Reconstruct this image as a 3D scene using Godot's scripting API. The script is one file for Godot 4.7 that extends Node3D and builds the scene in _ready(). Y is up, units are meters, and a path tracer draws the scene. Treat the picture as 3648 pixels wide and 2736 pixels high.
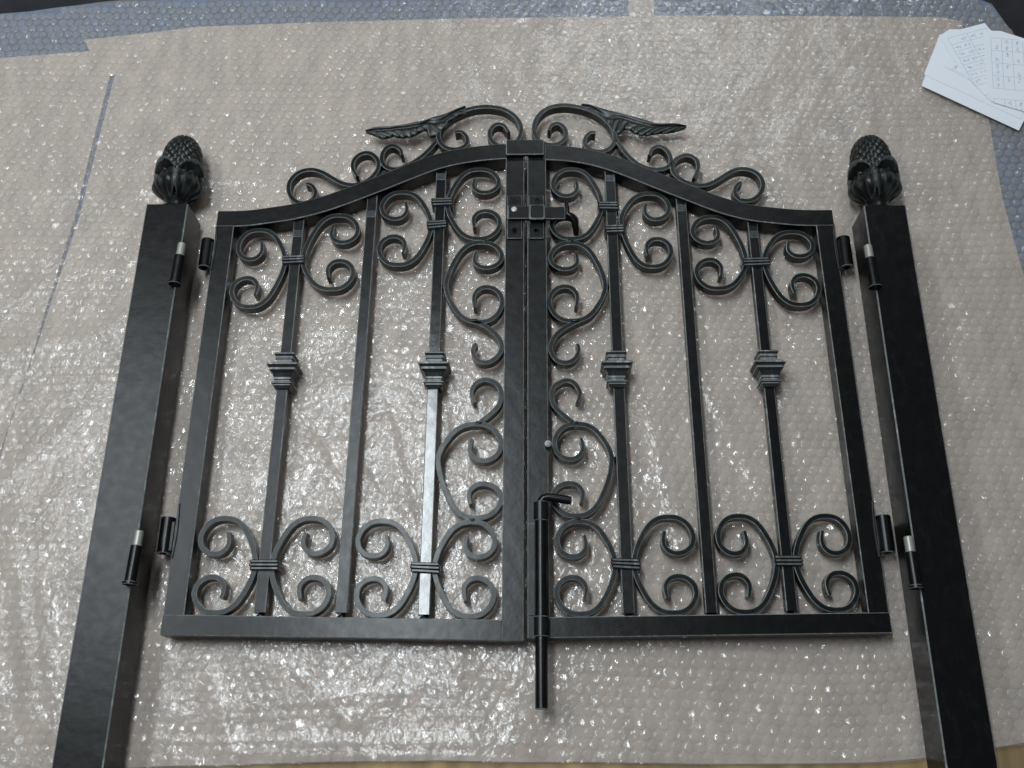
extends Node3D
# A wrought-iron double garden gate with its two posts, laid out on bubble wrap.
# x runs right, z towards the viewer, y up; metres.

var used := {}
var iron: StandardMaterial3D
var iron_cast: StandardMaterial3D
var iron_shiny: StandardMaterial3D
var steel: StandardMaterial3D
var nz := FastNoiseLite.new()
var nz2 := FastNoiseLite.new()

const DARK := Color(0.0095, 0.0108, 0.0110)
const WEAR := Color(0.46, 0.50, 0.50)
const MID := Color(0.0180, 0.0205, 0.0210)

# ------------------------------------------------------------------ mesh building
class MB:
	var v := PackedVector3Array()
	var n := PackedVector3Array()
	var c := PackedColorArray()
	var uv := PackedVector2Array()
	var ix := PackedInt32Array()

	func vert(p: Vector3, nn: Vector3, col: Color, t := Vector2.ZERO) -> int:
		v.append(p)
		n.append(nn)
		c.append(col)
		uv.append(t)
		return v.size() - 1

	func tri(a: int, b: int, d: int) -> void:
		var g := (v[b] - v[a]).cross(v[d] - v[a])
		if g.dot(n[a] + n[b] + n[d]) > 0.0:
			ix.append_array(PackedInt32Array([a, d, b]))
		else:
			ix.append_array(PackedInt32Array([a, b, d]))

	func quad(p0: Vector3, p1: Vector3, p2: Vector3, p3: Vector3, n0: Vector3, n1: Vector3, n2: Vector3, n3: Vector3, col: Color) -> void:
		var a := vert(p0, n0, col)
		var b := vert(p1, n1, col)
		var d := vert(p2, n2, col)
		var e := vert(p3, n3, col)
		tri(a, b, d)
		tri(a, d, e)

	func flat(pts: Array, out: Vector3, col: Color) -> void:
		var k: Array = []
		for p in pts:
			k.append(vert(p, out, col))
		for i in range(1, pts.size() - 1):
			tri(k[0], k[i], k[i + 1])

	# rings of equal length; smooth gives averaged normals, else each facet is flat
	func loft(rings: Array, smooth: bool, cols: Array, cap0 := true, cap1 := true) -> void:
		var m: int = rings[0].size()
		var centre := Vector3.ZERO
		var ctr: Array = []
		for r in rings:
			var s := Vector3.ZERO
			for p in r:
				s += p
			ctr.append(s / m)
		for i in rings.size():
			centre += ctr[i] / rings.size()
		var nr: int = rings.size()
		if smooth:
			var first := v.size()
			var vote := 0.0
			for i in nr:
				for j in m:
					var pj: Vector3 = rings[i][(j + 1) % m] - rings[i][(j + m - 1) % m]
					var pi: Vector3 = rings[min(i + 1, nr - 1)][j] - rings[max(i - 1, 0)][j]
					var nn := pj.cross(pi)
					var out: Vector3 = rings[i][j] - ctr[i]
					vote += nn.normalized().dot(out)
					vert(rings[i][j], nn.normalized() if nn.length() > 1e-13 else Vector3.ZERO, cols[i][j] if cols[i] is Array else cols[i])
			var axis_dir: Vector3 = (ctr[nr - 1] - ctr[0]).normalized()
			for k in range(first, v.size()):
				n[k] = n[k] * signf(vote)
				if n[k] == Vector3.ZERO:
					n[k] = axis_dir * (1.0 if k - first > m else -1.0)
			for i in nr - 1:
				for j in m:
					var a := first + i * m + j
					var b := first + i * m + (j + 1) % m
					tri(a, b, b + m)
					tri(a, b + m, a + m)
		else:
			for i in nr - 1:
				for j in m:
					var q := [rings[i][j], rings[i][(j + 1) % m], rings[i + 1][(j + 1) % m], rings[i + 1][j]]
					var nn: Vector3 = (q[2] - q[0]).cross(q[3] - q[1])
					if nn.length() < 1e-14:
						continue
					nn = nn.normalized()
					var axis: Vector3 = ctr[i + 1] - ctr[i]
					var mid: Vector3 = (q[0] + q[1] + q[2] + q[3]) / 4.0 - (ctr[i] + ctr[i + 1]) / 2.0
					if axis.length() > 1e-7:
						if absf(nn.dot(mid)) > 1e-7:
							if nn.dot(mid) < 0.0:
								nn = -nn
					else: # a flat step: faces along the axis, away from the middle
						var along: Vector3 = ctr[min(i + 2, nr - 1)] - ctr[max(i - 1, 0)]
						var grow: float = (q[2] - ctr[i]).length() - (q[0] - ctr[i]).length()
						var want := -along if grow > 0.0 else along
						if nn.dot(want) < 0.0:
							nn = -nn
					quad(q[0], q[1], q[2], q[3], nn, nn, nn, nn, cols[i])
		if cap0:
			flat(rings[0], (ctr[0] - ctr[1]).normalized() if (ctr[0] - ctr[1]).length() > 1e-7 else (ctr[0] - centre).normalized(), cols[0][0] if cols[0] is Array else cols[0])
		if cap1:
			var e: int = nr - 1
			flat(rings[e], (ctr[e] - ctr[e - 1]).normalized() if (ctr[e] - ctr[e - 1]).length() > 1e-7 else (ctr[e] - centre).normalized(), cols[e][0] if cols[e] is Array else cols[e])

	# a flat bar with chamfered edges along a path in the x-z plane
	func sweep(pts: PackedVector2Array, ws: PackedFloat32Array, y0: float, y1: float, ch: float, base: Color, edge: Color, topc := Color(-1, 0, 0), flare := 0.0) -> void:
		var np := pts.size()
		var prof: Array = []
		var side: Array = []
		for i in np:
			var t := (pts[mini(i + 1, np - 1)] - pts[maxi(i - 1, 0)]).normalized()
			var s := Vector3(-t.y, 0, t.x)
			var o := Vector3(pts[i].x, 0, pts[i].y)
			var w := ws[i]
			var k := minf(ch, w * 0.6)
			var ya := y0 - flare * clampf((ws[np / 2] - w) / (ws[np / 2] * 0.3), 0.0, 1.0)
			var up := Vector3.UP
			prof.append([o + s * w + up * (ya + k), o + s * w + up * (y1 - k), o + s * (w - k) + up * y1, o - s * (w - k) + up * y1, o - s * w + up * (y1 - k), o - s * w + up * (ya + k), o - s * (w - k) + up * ya, o + s * (w - k) + up * ya])
			var d := 0.70711
			side.append([s, (s + up) * d, up, (up - s) * d, -s, (-s - up) * d, -up, (s - up) * d])
		for i in np - 1:
			for k in 8:
				var j := (k + 1) % 8
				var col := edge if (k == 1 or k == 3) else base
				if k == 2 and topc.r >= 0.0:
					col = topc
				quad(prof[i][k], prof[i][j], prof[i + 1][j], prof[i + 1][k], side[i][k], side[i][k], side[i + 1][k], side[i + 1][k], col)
		var t0 := (pts[0] - pts[1]).normalized()
		var t1 := (pts[np - 1] - pts[np - 2]).normalized()
		flat(prof[0], Vector3(t0.x, 0, t0.y), base)
		flat(prof[np - 1], Vector3(t1.x, 0, t1.y), base)

	# a box with chamfered top and bottom edges, centre c, size s, turned about y
	func box(c0: Vector3, s: Vector3, ch: float, base: Color, edge: Color, turn := 0.0) -> void:
		var b := Basis(Vector3.UP, turn)
		var h := s / 2.0
		var rr: Array = []
		var lv := [[-h.y, ch], [-h.y + ch, 0.0], [h.y - ch, 0.0], [h.y, ch]]
		for l in lv:
			var r: Array = []
			var x: float = h.x - l[1]
			var z: float = h.z - l[1]
			for q in [Vector2(x, z - ch), Vector2(x - ch, z), Vector2(-x + ch, z), Vector2(-x, z - ch), Vector2(-x, -z + ch), Vector2(-x + ch, -z), Vector2(x - ch, -z), Vector2(x, -z + ch)]:
				r.append(c0 + b * Vector3(q.x, l[0], q.y))
			rr.append(r)
		loft(rr, false, [base, base, edge, base])

	func tube(path: PackedVector3Array, r: PackedFloat32Array, seg: int, col: Color, cap0 := true, cap1 := true) -> void:
		var rings: Array = []
		var cols: Array = []
		var ref := Vector3.UP
		for i in path.size():
			var t := (path[mini(i + 1, path.size() - 1)] - path[maxi(i - 1, 0)]).normalized()
			if absf(t.dot(ref)) > 0.95:
				ref = Vector3.RIGHT
			var a := t.cross(ref).normalized()
			var b := a.cross(t).normalized()
			var ring: Array = []
			for k in seg:
				var w := TAU * k / seg
				ring.append(path[i] + (a * cos(w) + b * sin(w)) * r[i])
			rings.append(ring)
			cols.append(col)
		loft(rings, true, cols, cap0, cap1)

	# a turned piece along an axis: prof holds [distance, radius]; hard steps are doubled by the caller
	func lathe(o: Vector3, axis: Vector3, prof: Array, seg: int, col: Color, edge: Color) -> void:
		var a := axis.cross(Vector3.UP if absf(axis.y) < 0.9 else Vector3.RIGHT).normalized()
		var b := a.cross(axis).normalized()
		for i in prof.size() - 1:
			var p0: Array = prof[i]
			var p1: Array = prof[i + 1]
			var dl: float = p1[0] - p0[0]
			var dr: float = p1[1] - p0[1]
			var slope := Vector2(dl, dr).normalized()
			var cc := edge if (absf(dl) > 1e-6 and absf(dr) > 1e-6 and absf(dl) < 0.0015) else col
			for k in seg:
				var w0 := TAU * k / seg
				var w1 := TAU * (k + 1) / seg
				var d0 := a * cos(w0) + b * sin(w0)
				var d1 := a * cos(w1) + b * sin(w1)
				var n0 := d0 * slope.x - axis * slope.y
				var n1 := d1 * slope.x - axis * slope.y
				quad(o + axis * p0[0] + d0 * p0[1], o + axis * p0[0] + d1 * p0[1], o + axis * p1[0] + d1 * p1[1], o + axis * p1[0] + d0 * p1[1], n0, n1, n1, n0, cc)

	func mesh() -> ArrayMesh:
		var arr := []
		arr.resize(Mesh.ARRAY_MAX)
		arr[Mesh.ARRAY_VERTEX] = v
		arr[Mesh.ARRAY_NORMAL] = n
		arr[Mesh.ARRAY_COLOR] = c
		arr[Mesh.ARRAY_TEX_UV] = uv
		arr[Mesh.ARRAY_INDEX] = ix
		var am := ArrayMesh.new()
		am.add_surface_from_arrays(Mesh.PRIMITIVE_TRIANGLES, arr)
		return am


# ------------------------------------------------------------------ scene helpers
func V(x: float, y: float) -> Vector2:
	return Vector2(x, y)


func nm(base: String, parent: Node) -> String:
	var key := str(parent.get_instance_id()) + base
	var k: int = used.get(key, 0)
	used[key] = k + 1
	return base if k == 0 else "%s_%03d" % [base, k]


func thing(base: String, label: String, category: String, group := "") -> Node3D:
	var o := Node3D.new()
	o.name = nm(base, self)
	add_child(o, true)
	o.set_meta("label", label)
	o.set_meta("category", category)
	if group != "":
		o.set_meta("group", group)
	return o


func part(base: String, mb: MB, mat: Material, parent: Node3D) -> MeshInstance3D:
	var o := MeshInstance3D.new()
	o.name = nm(base, parent)
	o.mesh = mb.mesh()
	o.material_override = mat
	parent.add_child(o, true)
	return o


func spline(p: Array, sub: int) -> PackedVector2Array:
	var out := PackedVector2Array()
	var n := p.size()
	for i in n - 1:
		var a: Vector2 = p[maxi(i - 1, 0)]
		var b: Vector2 = p[i]
		var c: Vector2 = p[i + 1]
		var d: Vector2 = p[mini(i + 2, n - 1)]
		if i == 0:
			a = b * 2.0 - c
		if i == n - 2:
			d = c * 2.0 - b
		for k in sub:
			var t := float(k) / sub
			out.append(0.5 * ((2.0 * b) + (c - a) * t + (2.0 * a - 5.0 * b + 4.0 * c - d) * t * t + (3.0 * b - a - 3.0 * c + d) * t * t * t))
	out.append(p[n - 1])
	# two passes of smoothing take out the hand of the tracing
	for s in 2:
		var q := out.duplicate()
		for i in range(1, out.size() - 1):
			q[i] = out[i - 1] * 0.25 + out[i] * 0.5 + out[i + 1] * 0.25
		out = q
	return out


func bar_widths(p: PackedVector2Array, half: float, taper0: float, taper1: float) -> PackedFloat32Array:
	var w := PackedFloat32Array()
	var s := PackedFloat32Array([0.0])
	for i in range(1, p.size()):
		s.append(s[i - 1] + p[i].distance_to(p[i - 1]))
	var total := s[s.size() - 1]
	for i in p.size():
		var k := 1.0
		if taper0 > 0.0:
			k = minf(k, lerpf(0.70, 1.0, clampf(s[i] / taper0, 0.0, 1.0)))
		if taper1 > 0.0:
			k = minf(k, lerpf(0.70, 1.0, clampf((total - s[i]) / taper1, 0.0, 1.0)))
		w.append(half * k)
	return w


# half a C scroll, from its belly (0,0) over the top (v = 1) round the side (u = 1) into the eye
# eye says how far up the half the eye's far side lies (0 at the belly, 1 at the top)
func half_scroll(bx: float, bz: float, sx: float, tz: float, eye: float) -> Array:
	var t := [V(0, 0), V(0.03, 0.22), V(0.1, 0.46), V(0.25, 0.79), V(0.42, 0.96), V(0.6, 1.0), V(0.78, 0.965), V(0.92, 0.81), V(0.99, 0.61), V(1.0, 0.47), V(0.965, 0.29), V(0.86, 0.15), V(0.73, 0.1), V(0.6, 0.145), V(0.51, 0.3), V(0.505, 0.48), V(0.53, 0.64)]
	var out := []
	for i in t.size():
		var q: Vector2 = t[i]
		if i > 5:
			q.y = 1.0 - (1.0 - q.y) * (1.0 - eye) / 0.9
		out.append(V(bx + q.x * (sx - bx), bz + q.y * (tz - bz)))
	return out


func c_scroll(d: Array, leaf: Node3D, yoff: float) -> void:
	var a := half_scroll(d[0], d[1], d[2], d[3], d[6])
	var b := half_scroll(d[0], d[1], d[4], d[5], d[7])
	a.reverse()
	a.pop_back()
	a.append_array(b)
	var p := spline(a, 5)
	var mb := MB.new()
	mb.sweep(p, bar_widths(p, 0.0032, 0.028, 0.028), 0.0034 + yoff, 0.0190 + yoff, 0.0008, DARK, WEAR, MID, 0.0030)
	part("c_scroll", mb, iron, leaf)


func s_scroll(pts: Array, leaf: Node3D, called: String, t0: float, t1: float, yoff := 0.0) -> void:
	var p := spline(pts, 6)
	var mb := MB.new()
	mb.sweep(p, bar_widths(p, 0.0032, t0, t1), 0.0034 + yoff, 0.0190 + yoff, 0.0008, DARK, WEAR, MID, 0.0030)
	part(called, mb, iron, leaf)


func straight(parent: Node3D, called: String, a: Vector2, b: Vector2, half: float, y0: float, y1: float, ch := 0.0010, base := DARK, edge := WEAR) -> MeshInstance3D:
	var mb := MB.new()
	# short steps so that the bar keeps a hand-forged, very slightly uneven line
	var n := 12
	var p := PackedVector2Array()
	var w := PackedFloat32Array()
	for i in n + 1:
		p.append(a.lerp(b, float(i) / n))
		w.append(half)
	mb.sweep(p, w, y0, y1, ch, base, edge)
	return part(called, mb, iron, parent)


func boss(parent: Node3D, x: float, z0: float) -> void:
	var mb := MB.new()
	var prof := [[-0.0352, 0.0072], [-0.0352, 0.0126], [-0.0345, 0.0132], [-0.0332, 0.0132], [-0.0305, 0.0113], [-0.0286, 0.0113], [-0.0278, 0.0118], [-0.0268, 0.0118], [-0.0260, 0.0105], [-0.0215, 0.0105], [-0.0192, 0.0150], [-0.0186, 0.0192], [-0.0180, 0.0199], [-0.0158, 0.0199], [-0.0150, 0.0190], [-0.0128, 0.0164], [-0.0118, 0.0164], [-0.0112, 0.0169], [-0.0098, 0.0169], [-0.0090, 0.0158], [-0.0070, 0.0130], [-0.0020, 0.0106], [-0.0012, 0.0110], [0.0014, 0.0110], [0.0022, 0.0100], [0.0042, 0.0100], [0.0054, 0.0126], [0.0060, 0.0131], [0.0074, 0.0131], [0.0084, 0.0112], [0.0100, 0.0112], [0.0108, 0.0104], [0.0136, 0.0090], [0.0140, 0.0084]]
	var rings := []
	var cols := []
	for i in prof.size():
		var h: float = prof[i][1]
		var lo := minf(h, 0.0135)
		var k := 0.0011
		var z: float = z0 + prof[i][0]
		var yc := 0.0130
		rings.append([Vector3(x + h, yc - lo, z), Vector3(x + h, yc + h - k, z), Vector3(x + h - k, yc + h, z), Vector3(x - h + k, yc + h, z), Vector3(x - h, yc + h - k, z), Vector3(x - h, yc - lo, z)])
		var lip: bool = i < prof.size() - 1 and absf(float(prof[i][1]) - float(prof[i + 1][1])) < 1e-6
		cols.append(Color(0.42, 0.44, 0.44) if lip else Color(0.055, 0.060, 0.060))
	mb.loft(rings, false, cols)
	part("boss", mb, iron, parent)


func lit_bar_patch(leaf: Node3D, q: Vector2) -> void:
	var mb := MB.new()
	mb.box(Vector3(q.x, 0.0190, q.y), Vector3(0.0128, 0.0022, 0.0105), 0.0006, Color(0.10, 0.116, 0.12), WEAR)  # pale weld pad; the bar end's lit tone is put into its colour
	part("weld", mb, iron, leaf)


func collar(leaf: Node3D, x: float, z: float, wide: float, skew: float) -> void:
	var mb := MB.new()
	for k in 3:
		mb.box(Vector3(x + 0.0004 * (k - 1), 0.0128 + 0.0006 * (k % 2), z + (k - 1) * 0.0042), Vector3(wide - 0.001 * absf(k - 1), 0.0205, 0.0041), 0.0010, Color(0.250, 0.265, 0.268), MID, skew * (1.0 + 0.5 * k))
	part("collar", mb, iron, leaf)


func weld(leaf: Node3D, p: Vector3, s: Vector3) -> void:
	var mb := MB.new()
	var rings := []
	var cols := []
	for i in 7:
		var a := PI * i / 6.0
		var ring := []
		for k in 10:
			var w := TAU * k / 10.0
			var wob := 1.0 + 0.15 * sin(w * 3.0 + p.x * 900.0)
			ring.append(p + Vector3(cos(w) * sin(a) * s.x * wob, cos(a) * s.y, sin(w) * sin(a) * s.z * wob))
		rings.append(ring)
		cols.append(MID)
	mb.loft(rings, true, cols, false, false)
	part("weld", mb, iron, leaf)


func hinge_pin(post: Node3D, x: float, z0: float, z1: float, z2: float, x2: float) -> void:
	var mb := MB.new()
	var y := 0.0632
	var ax := Vector3(x2 - x, 0, z2 - z1).normalized()
	var o := Vector3(x, y, z1)
	var len := z2 - z1
	mb.lathe(o, ax, [[0, 0.0], [0, 0.0060], [0.0008, 0.0068], [len - 0.004, 0.0068], [len - 0.0036, 0.0072], [len - 0.003, 0.0088], [len - 0.0006, 0.0088], [len, 0.0082], [len, 0.0]], 20, DARK, WEAR)
	var b := part("hinge_barrel", mb, iron, post)
	var m2 := MB.new()
	m2.lathe(o - ax * (z1 - z0), ax, [[0, 0.0], [0, 0.0044], [0.0009, 0.0053], [z1 - z0 + 0.001, 0.0053]], 18, Color(0.36, 0.36, 0.32), Color(0.40, 0.40, 0.36))
	part("pin", m2, steel, b)


func gate_hinge(leaf: Node3D, x: float, z0: float, z1: float, stile: float) -> void:
	var mb := MB.new()
	var l := z1 - z0
	mb.lathe(Vector3(x, 0.0185, z0), Vector3(0, 0, 1), [[0, 0.0045], [0, 0.0080], [0.0008, 0.0088], [l - 0.0008, 0.0088], [l, 0.0080], [l, 0.0045], [l - 0.02, 0.0045], [l - 0.02, 0.0]], 20, DARK, WEAR)
	var b := part("hinge_barrel", mb, iron, leaf)
	var m2 := MB.new()
	var s := signf(stile - x)
	var x0 := x + s * 0.005
	m2.box(Vector3((x0 + stile - s * 0.0005) / 2.0, 0.0190, (z0 + z1) / 2.0 + 0.002), Vector3(absf(stile - s * 0.0005 - x0), 0.010, l * 0.84), 0.001, DARK, MID)
	part("hinge_tab", m2, iron, b)
	var m3 := MB.new()
	var p := PackedVector2Array()
	var w := PackedFloat32Array()
	for i in 9:
		var t := i / 8.0
		p.append(V(stile + s * (0.0012 + 0.0016 * sin(t * PI)), lerpf(z0 - 0.016, z1 + 0.006, t)))
		w.append(0.0010)
	m3.sweep(p, w, 0.020, 0.0268, 0.0005, MID, Color(0.2, 0.22, 0.21))
	part("weld_seam", m3, iron, b)


func acanthus(leaf: Node3D, up: Array, low: Array) -> void:
	var a := spline(up, 6)
	var b := spline(low, 6)
	var nu := 96
	var nv := 18
	var top := []
	var tops := []
	for i in nu + 1:
		var t := float(i) / nu
		var pa := at_len(a, t)
		var pb := at_len(b, t)
		var row := []
		var crow := []
		for j in nv + 1:
			var s := float(j) / nv
			var p := pa.lerp(pb, s)
			var ph := t * 13.0 - s * 2.6
			var lobe := absf(sin(ph * PI))
			var groove := (sqrt(lobe) - 0.7) * 0.0013 * smoothstep(0.28, 0.55, s) * smoothstep(0.0, 0.10, t)
			var rib := 0.0017 * exp(-pow((s - 0.17) / 0.11, 2.0)) - 0.0016 * exp(-pow((s - 0.36) / 0.09, 2.0))
			var round_off := 0.0036 * (1.0 - sqrt(maxf(0.0, 1.0 - pow(absf(2.0 * s - 1.0), 3.5))))
			if s > 0.5:
				p += (pb - pa).normalized() * (lobe - 0.5) * 0.0022 * (s - 0.5) * 2.0 * sin(t * PI)
			row.append(Vector3(p.x, 0.0190 + groove + rib - round_off + 0.0010 * sin(t * PI), p.y))
			var rub := clampf(0.62 * smoothstep(0.0004, 0.0020, rib) + 0.8 * smoothstep(0.55, 0.98, lobe) * smoothstep(0.4, 0.7, s), 0.0, 1.0)
			crow.append(DARK.lerp(Color(0.24, 0.28, 0.265), rub * (0.5 + 0.5 * nz2.get_noise_2d(p.x * 12000.0, p.y * 12000.0))))
		tops.append(crow)
		top.append(row)
	var rings := []
	var cols := []
	for i in nu + 1:
		var ring := []
		for j in nv + 1:
			ring.append(top[i][j])
		for j in range(nv - 1, 0, -1):
			var q: Vector3 = top[i][j]
			ring.append(Vector3(q.x, q.y - 0.0032 - 0.0030 * sin(PI * j / nv), q.z))
		rings.append(ring)
		var cr: Array = tops[i].duplicate()
		while cr.size() < ring.size():
			cr.append(DARK)
		cols.append(cr)
	var mb := MB.new()
	mb.loft(rings, true, cols)
	part("acanthus_leaf", mb, iron_cast, leaf)


func at_len(p: PackedVector2Array, t: float) -> Vector2:
	var f := t * (p.size() - 1)
	var i := mini(int(f), p.size() - 2)
	return p[i].lerp(p[i + 1], f - i)


func rail_curve(leaf: Node3D, pts: Array) -> void:
	var p := spline(pts, 5)
	var w := PackedFloat32Array()
	for i in p.size():
		w.append(0.0125)
	var mb := MB.new()
	mb.sweep(p, w, 0.0, 0.0252, 0.0011, DARK, WEAR)
	part("top_rail", mb, iron, leaf)


# ------------------------------------------------------------------ finial
func finial(post: Node3D, x: float, z: float, turn: float) -> void:
	var o := Vector3(x, 0.0290, z)
	var frame := Basis(Vector3(1, 0, 0), Vector3(0, 0, -1), Vector3(0, 1, 0)) * Basis(Vector3.UP, turn)
	var mb := MB.new()
	var prof := [V(0.022, 0.0135), V(0.034, 0.021), V(0.048, 0.0252), V(0.062, 0.0272), V(0.077, 0.0280), V(0.091, 0.0268), V(0.103, 0.0246), V(0.113, 0.0200), V(0.1205, 0.0142), V(0.1248, 0.0074), V(0.126, 0.0006)]
	var sp := spline(prof, 9)
	var seg := 160
	var rings := []
	var cols := []
	for i in sp.size():
		var ring := []
		var cr := []
		for k in seg:
			var ang := TAU * k / seg
			var u := ang / TAU * 16.0
			var w := sp[i].x * 150.0
			# overlapping scales: two families of spirals
			var d1 := absf(fposmod(u + w * 0.5, 1.0) - 0.5) * 2.0
			var d2 := absf(fposmod(u - w * 0.5, 1.0) - 0.5) * 2.0
			var h := minf(1.0 - d1, 1.0) * 0.5 + minf(1.0 - d2, 1.0) * 0.5
			var bump := 0.0013 * smoothstep(0.06, 0.45, 1.0 - maxf(d1, d2)) + 0.0005 * h
			var r := sp[i].y + bump * smoothstep(0.0, 0.012, sp[i].y) - 0.001
			ring.append(o + frame * Vector3(cos(ang) * r, sp[i].x, sin(ang) * r))
			cr.append(DARK.lerp(Color(0.085, 0.100, 0.092), smoothstep(0.0009, 0.0017, bump) * (0.45 + 0.5 * nz2.get_noise_3d(cos(ang) * 700.0, sp[i].x * 9000.0, sin(ang) * 700.0))))
		rings.append(ring)
		cols.append(cr)
	mb.loft(rings, true, cols, false, false)
	var f := part("finial", mb, iron_cast, post)
	# neck
	var m2 := MB.new()
	m2.lathe(o, frame * Vector3.UP, [[0.0, 0.0], [0.0, 0.0215], [0.003, 0.0222], [0.006, 0.0205], [0.008, 0.0150], [0.011, 0.0128], [0.0165, 0.0124], [0.019, 0.0140], [0.022, 0.0160], [0.025, 0.0150]], 28, DARK, DARK)
	part("finial_neck", m2, iron_cast, f)
	for q in 4:
		var m3 := MB.new()
		var mid := TAU * (q + 0.5) / 4.0
		var nu := 22
		var nv := 22
		var outer := []
		var ocols := []
		for i in nu + 1:
			var t := float(i) / nu
			var row := []
			var crow := []
			for j in nv + 1:
				var a := 2.0 * j / nv - 1.0
				var top := 0.0760 - 0.016 * pow(absf(a), 2.4)
				var yy := lerpf(0.0190, top, t)
				var wide := lerpf(0.62, 0.80, smoothstep(0.0, 0.35, t)) * lerpf(1.0, 0.80, smoothstep(0.75, 1.0, t))
				var ang := mid + a * wide
				var rr := 0.0135 + 0.0178 * sin(minf(t / 0.52, 1.0) * PI * 0.5) - 0.0012 * smoothstep(0.5, 0.8, t)
				var rim := maxf(smoothstep(0.72, 1.0, absf(a)) * smoothstep(0.0, 0.3, t), smoothstep(0.78, 0.98, t))
				rr += 0.0038 * rim - 0.0042 * smoothstep(0.35, 0.75, t) * (1.0 - rim) * (1.0 - a * a)
				rr += 0.0007 * cos(a * 13.0) * smoothstep(0.1, 0.5, t) * (1.0 - rim)
				row.append(Vector3(cos(ang) * rr, yy, sin(ang) * rr))
				crow.append(DARK.lerp(Color(0.20, 0.23, 0.22), clampf(rim * 0.9 + 0.4 * smoothstep(0.75, 1.0, cos(a * 13.0)) + 0.5 * nz2.get_noise_3d(cos(ang) * 300.0, yy * 9000.0, sin(ang) * 300.0), 0.0, 1.0)))
			outer.append(row)
			ocols.append(crow)
		var rr2 := []
		var cc := []
		for i in nu + 1:
			var ring := []
			for j in nv + 1:
				ring.append(o + frame * outer[i][j])
			for j in range(nv, -1, -1):
				var p: Vector3 = outer[i][j]
				var flat_r := Vector3(p.x, 0, p.z)
				ring.append(o + frame * (p - flat_r.normalized() * 0.0034 - Vector3(0, 0.0016 * smoothstep(0.8, 1.0, float(i) / nu), 0)))
			rr2.append(ring)
			var cr2: Array = ocols[i].duplicate()
			while cr2.size() < ring.size():
				cr2.append(DARK)
			cc.append(cr2)
		m3.loft(rr2, true, cc)
		part("finial_leaf", m3, iron_cast, f)


# ------------------------------------------------------------------ textures and materials
func noise_tex(seed_: int, freq: float, lo: float, hi: float, stretch: float, size := 512) -> ImageTexture:
	var n := FastNoiseLite.new()
	n.seed = seed_
	n.noise_type = FastNoiseLite.TYPE_SIMPLEX_SMOOTH
	n.frequency = freq
	n.fractal_octaves = 5
	var src := n.get_seamless_image(size, int(size / stretch))
	src.resize(size, size, Image.INTERPOLATE_CUBIC)
	var im := Image.create(size, size, false, Image.FORMAT_RGB8)
	for y in size:
		for x in size:
			var g := lerpf(lo, hi, src.get_pixel(x, y).r)
			im.set_pixel(x, y, Color(g, g, g))
	return ImageTexture.create_from_image(im)


# paint that is mostly even, with sparse rubbed-through scuffs
func scuff_tex(seed_: int) -> ImageTexture:
	var size := 512
	var n := FastNoiseLite.new()
	n.seed = seed_
	n.noise_type = FastNoiseLite.TYPE_SIMPLEX_SMOOTH
	n.frequency = 0.016
	n.fractal_octaves = 5
	n.fractal_gain = 0.6
	var a := n.get_seamless_image(size, size)
	n.seed = seed_ + 50
	n.frequency = 0.05
	var b := n.get_seamless_image(size, 128)
	b.resize(size, size, Image.INTERPOLATE_CUBIC)
	var im := Image.create(size, size, false, Image.FORMAT_RGB8)
	for y in size:
		for x in size:
			var p := a.get_pixel(x, y).r
			var q := b.get_pixel(x, y).r
			var g := 0.30 + 0.22 * q + 0.48 * smoothstep(0.56, 0.82, p * 0.72 + q * 0.34)
			g = Color(g, g, g).linear_to_srgb().r
			im.set_pixel(x, y, Color(g, g, g))
	return ImageTexture.create_from_image(im)


func normal_tex(seed_: int, freq: float, strength: float, size := 512) -> ImageTexture:
	var n := FastNoiseLite.new()
	n.seed = seed_
	n.noise_type = FastNoiseLite.TYPE_SIMPLEX_SMOOTH
	n.frequency = freq
	n.fractal_octaves = 4
	var src := n.get_seamless_image(size, size)
	src.convert(Image.FORMAT_RGBA8)
	src.bump_map_to_normal_map(strength)
	return ImageTexture.create_from_image(src)


func make_iron(spec: float, rough: float, seed_: int, bump: float) -> StandardMaterial3D:
	var m := StandardMaterial3D.new()
	m.vertex_color_use_as_albedo = true
	m.albedo_texture = scuff_tex(seed_)
	m.roughness = rough
	m.roughness_texture = noise_tex(seed_ + 3, 0.02, 0.78, 1.0, 1.0)
	m.roughness_texture_channel = BaseMaterial3D.TEXTURE_CHANNEL_RED
	m.metallic_specular = spec
	m.normal_enabled = true
	m.normal_texture = normal_tex(seed_ + 5, 0.012, 6.0)
	m.normal_scale = bump
	m.uv1_triplanar = true
	m.uv1_world_triplanar = true
	m.uv1_scale = Vector3(5, 5, 5)
	return m


func sheet_mat(col: Color, rough: float, seed_: int, lo: float, scale_: float, stretch := 1.0) -> StandardMaterial3D:
	var m := StandardMaterial3D.new()
	m.albedo_color = col.linear_to_srgb()
	m.albedo_texture = noise_tex(seed_, 0.02, lo, 1.0, stretch)
	m.roughness = rough
	m.uv1_triplanar = true
	m.uv1_world_triplanar = true
	m.uv1_scale = Vector3(scale_, scale_, scale_)
	return m


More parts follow.
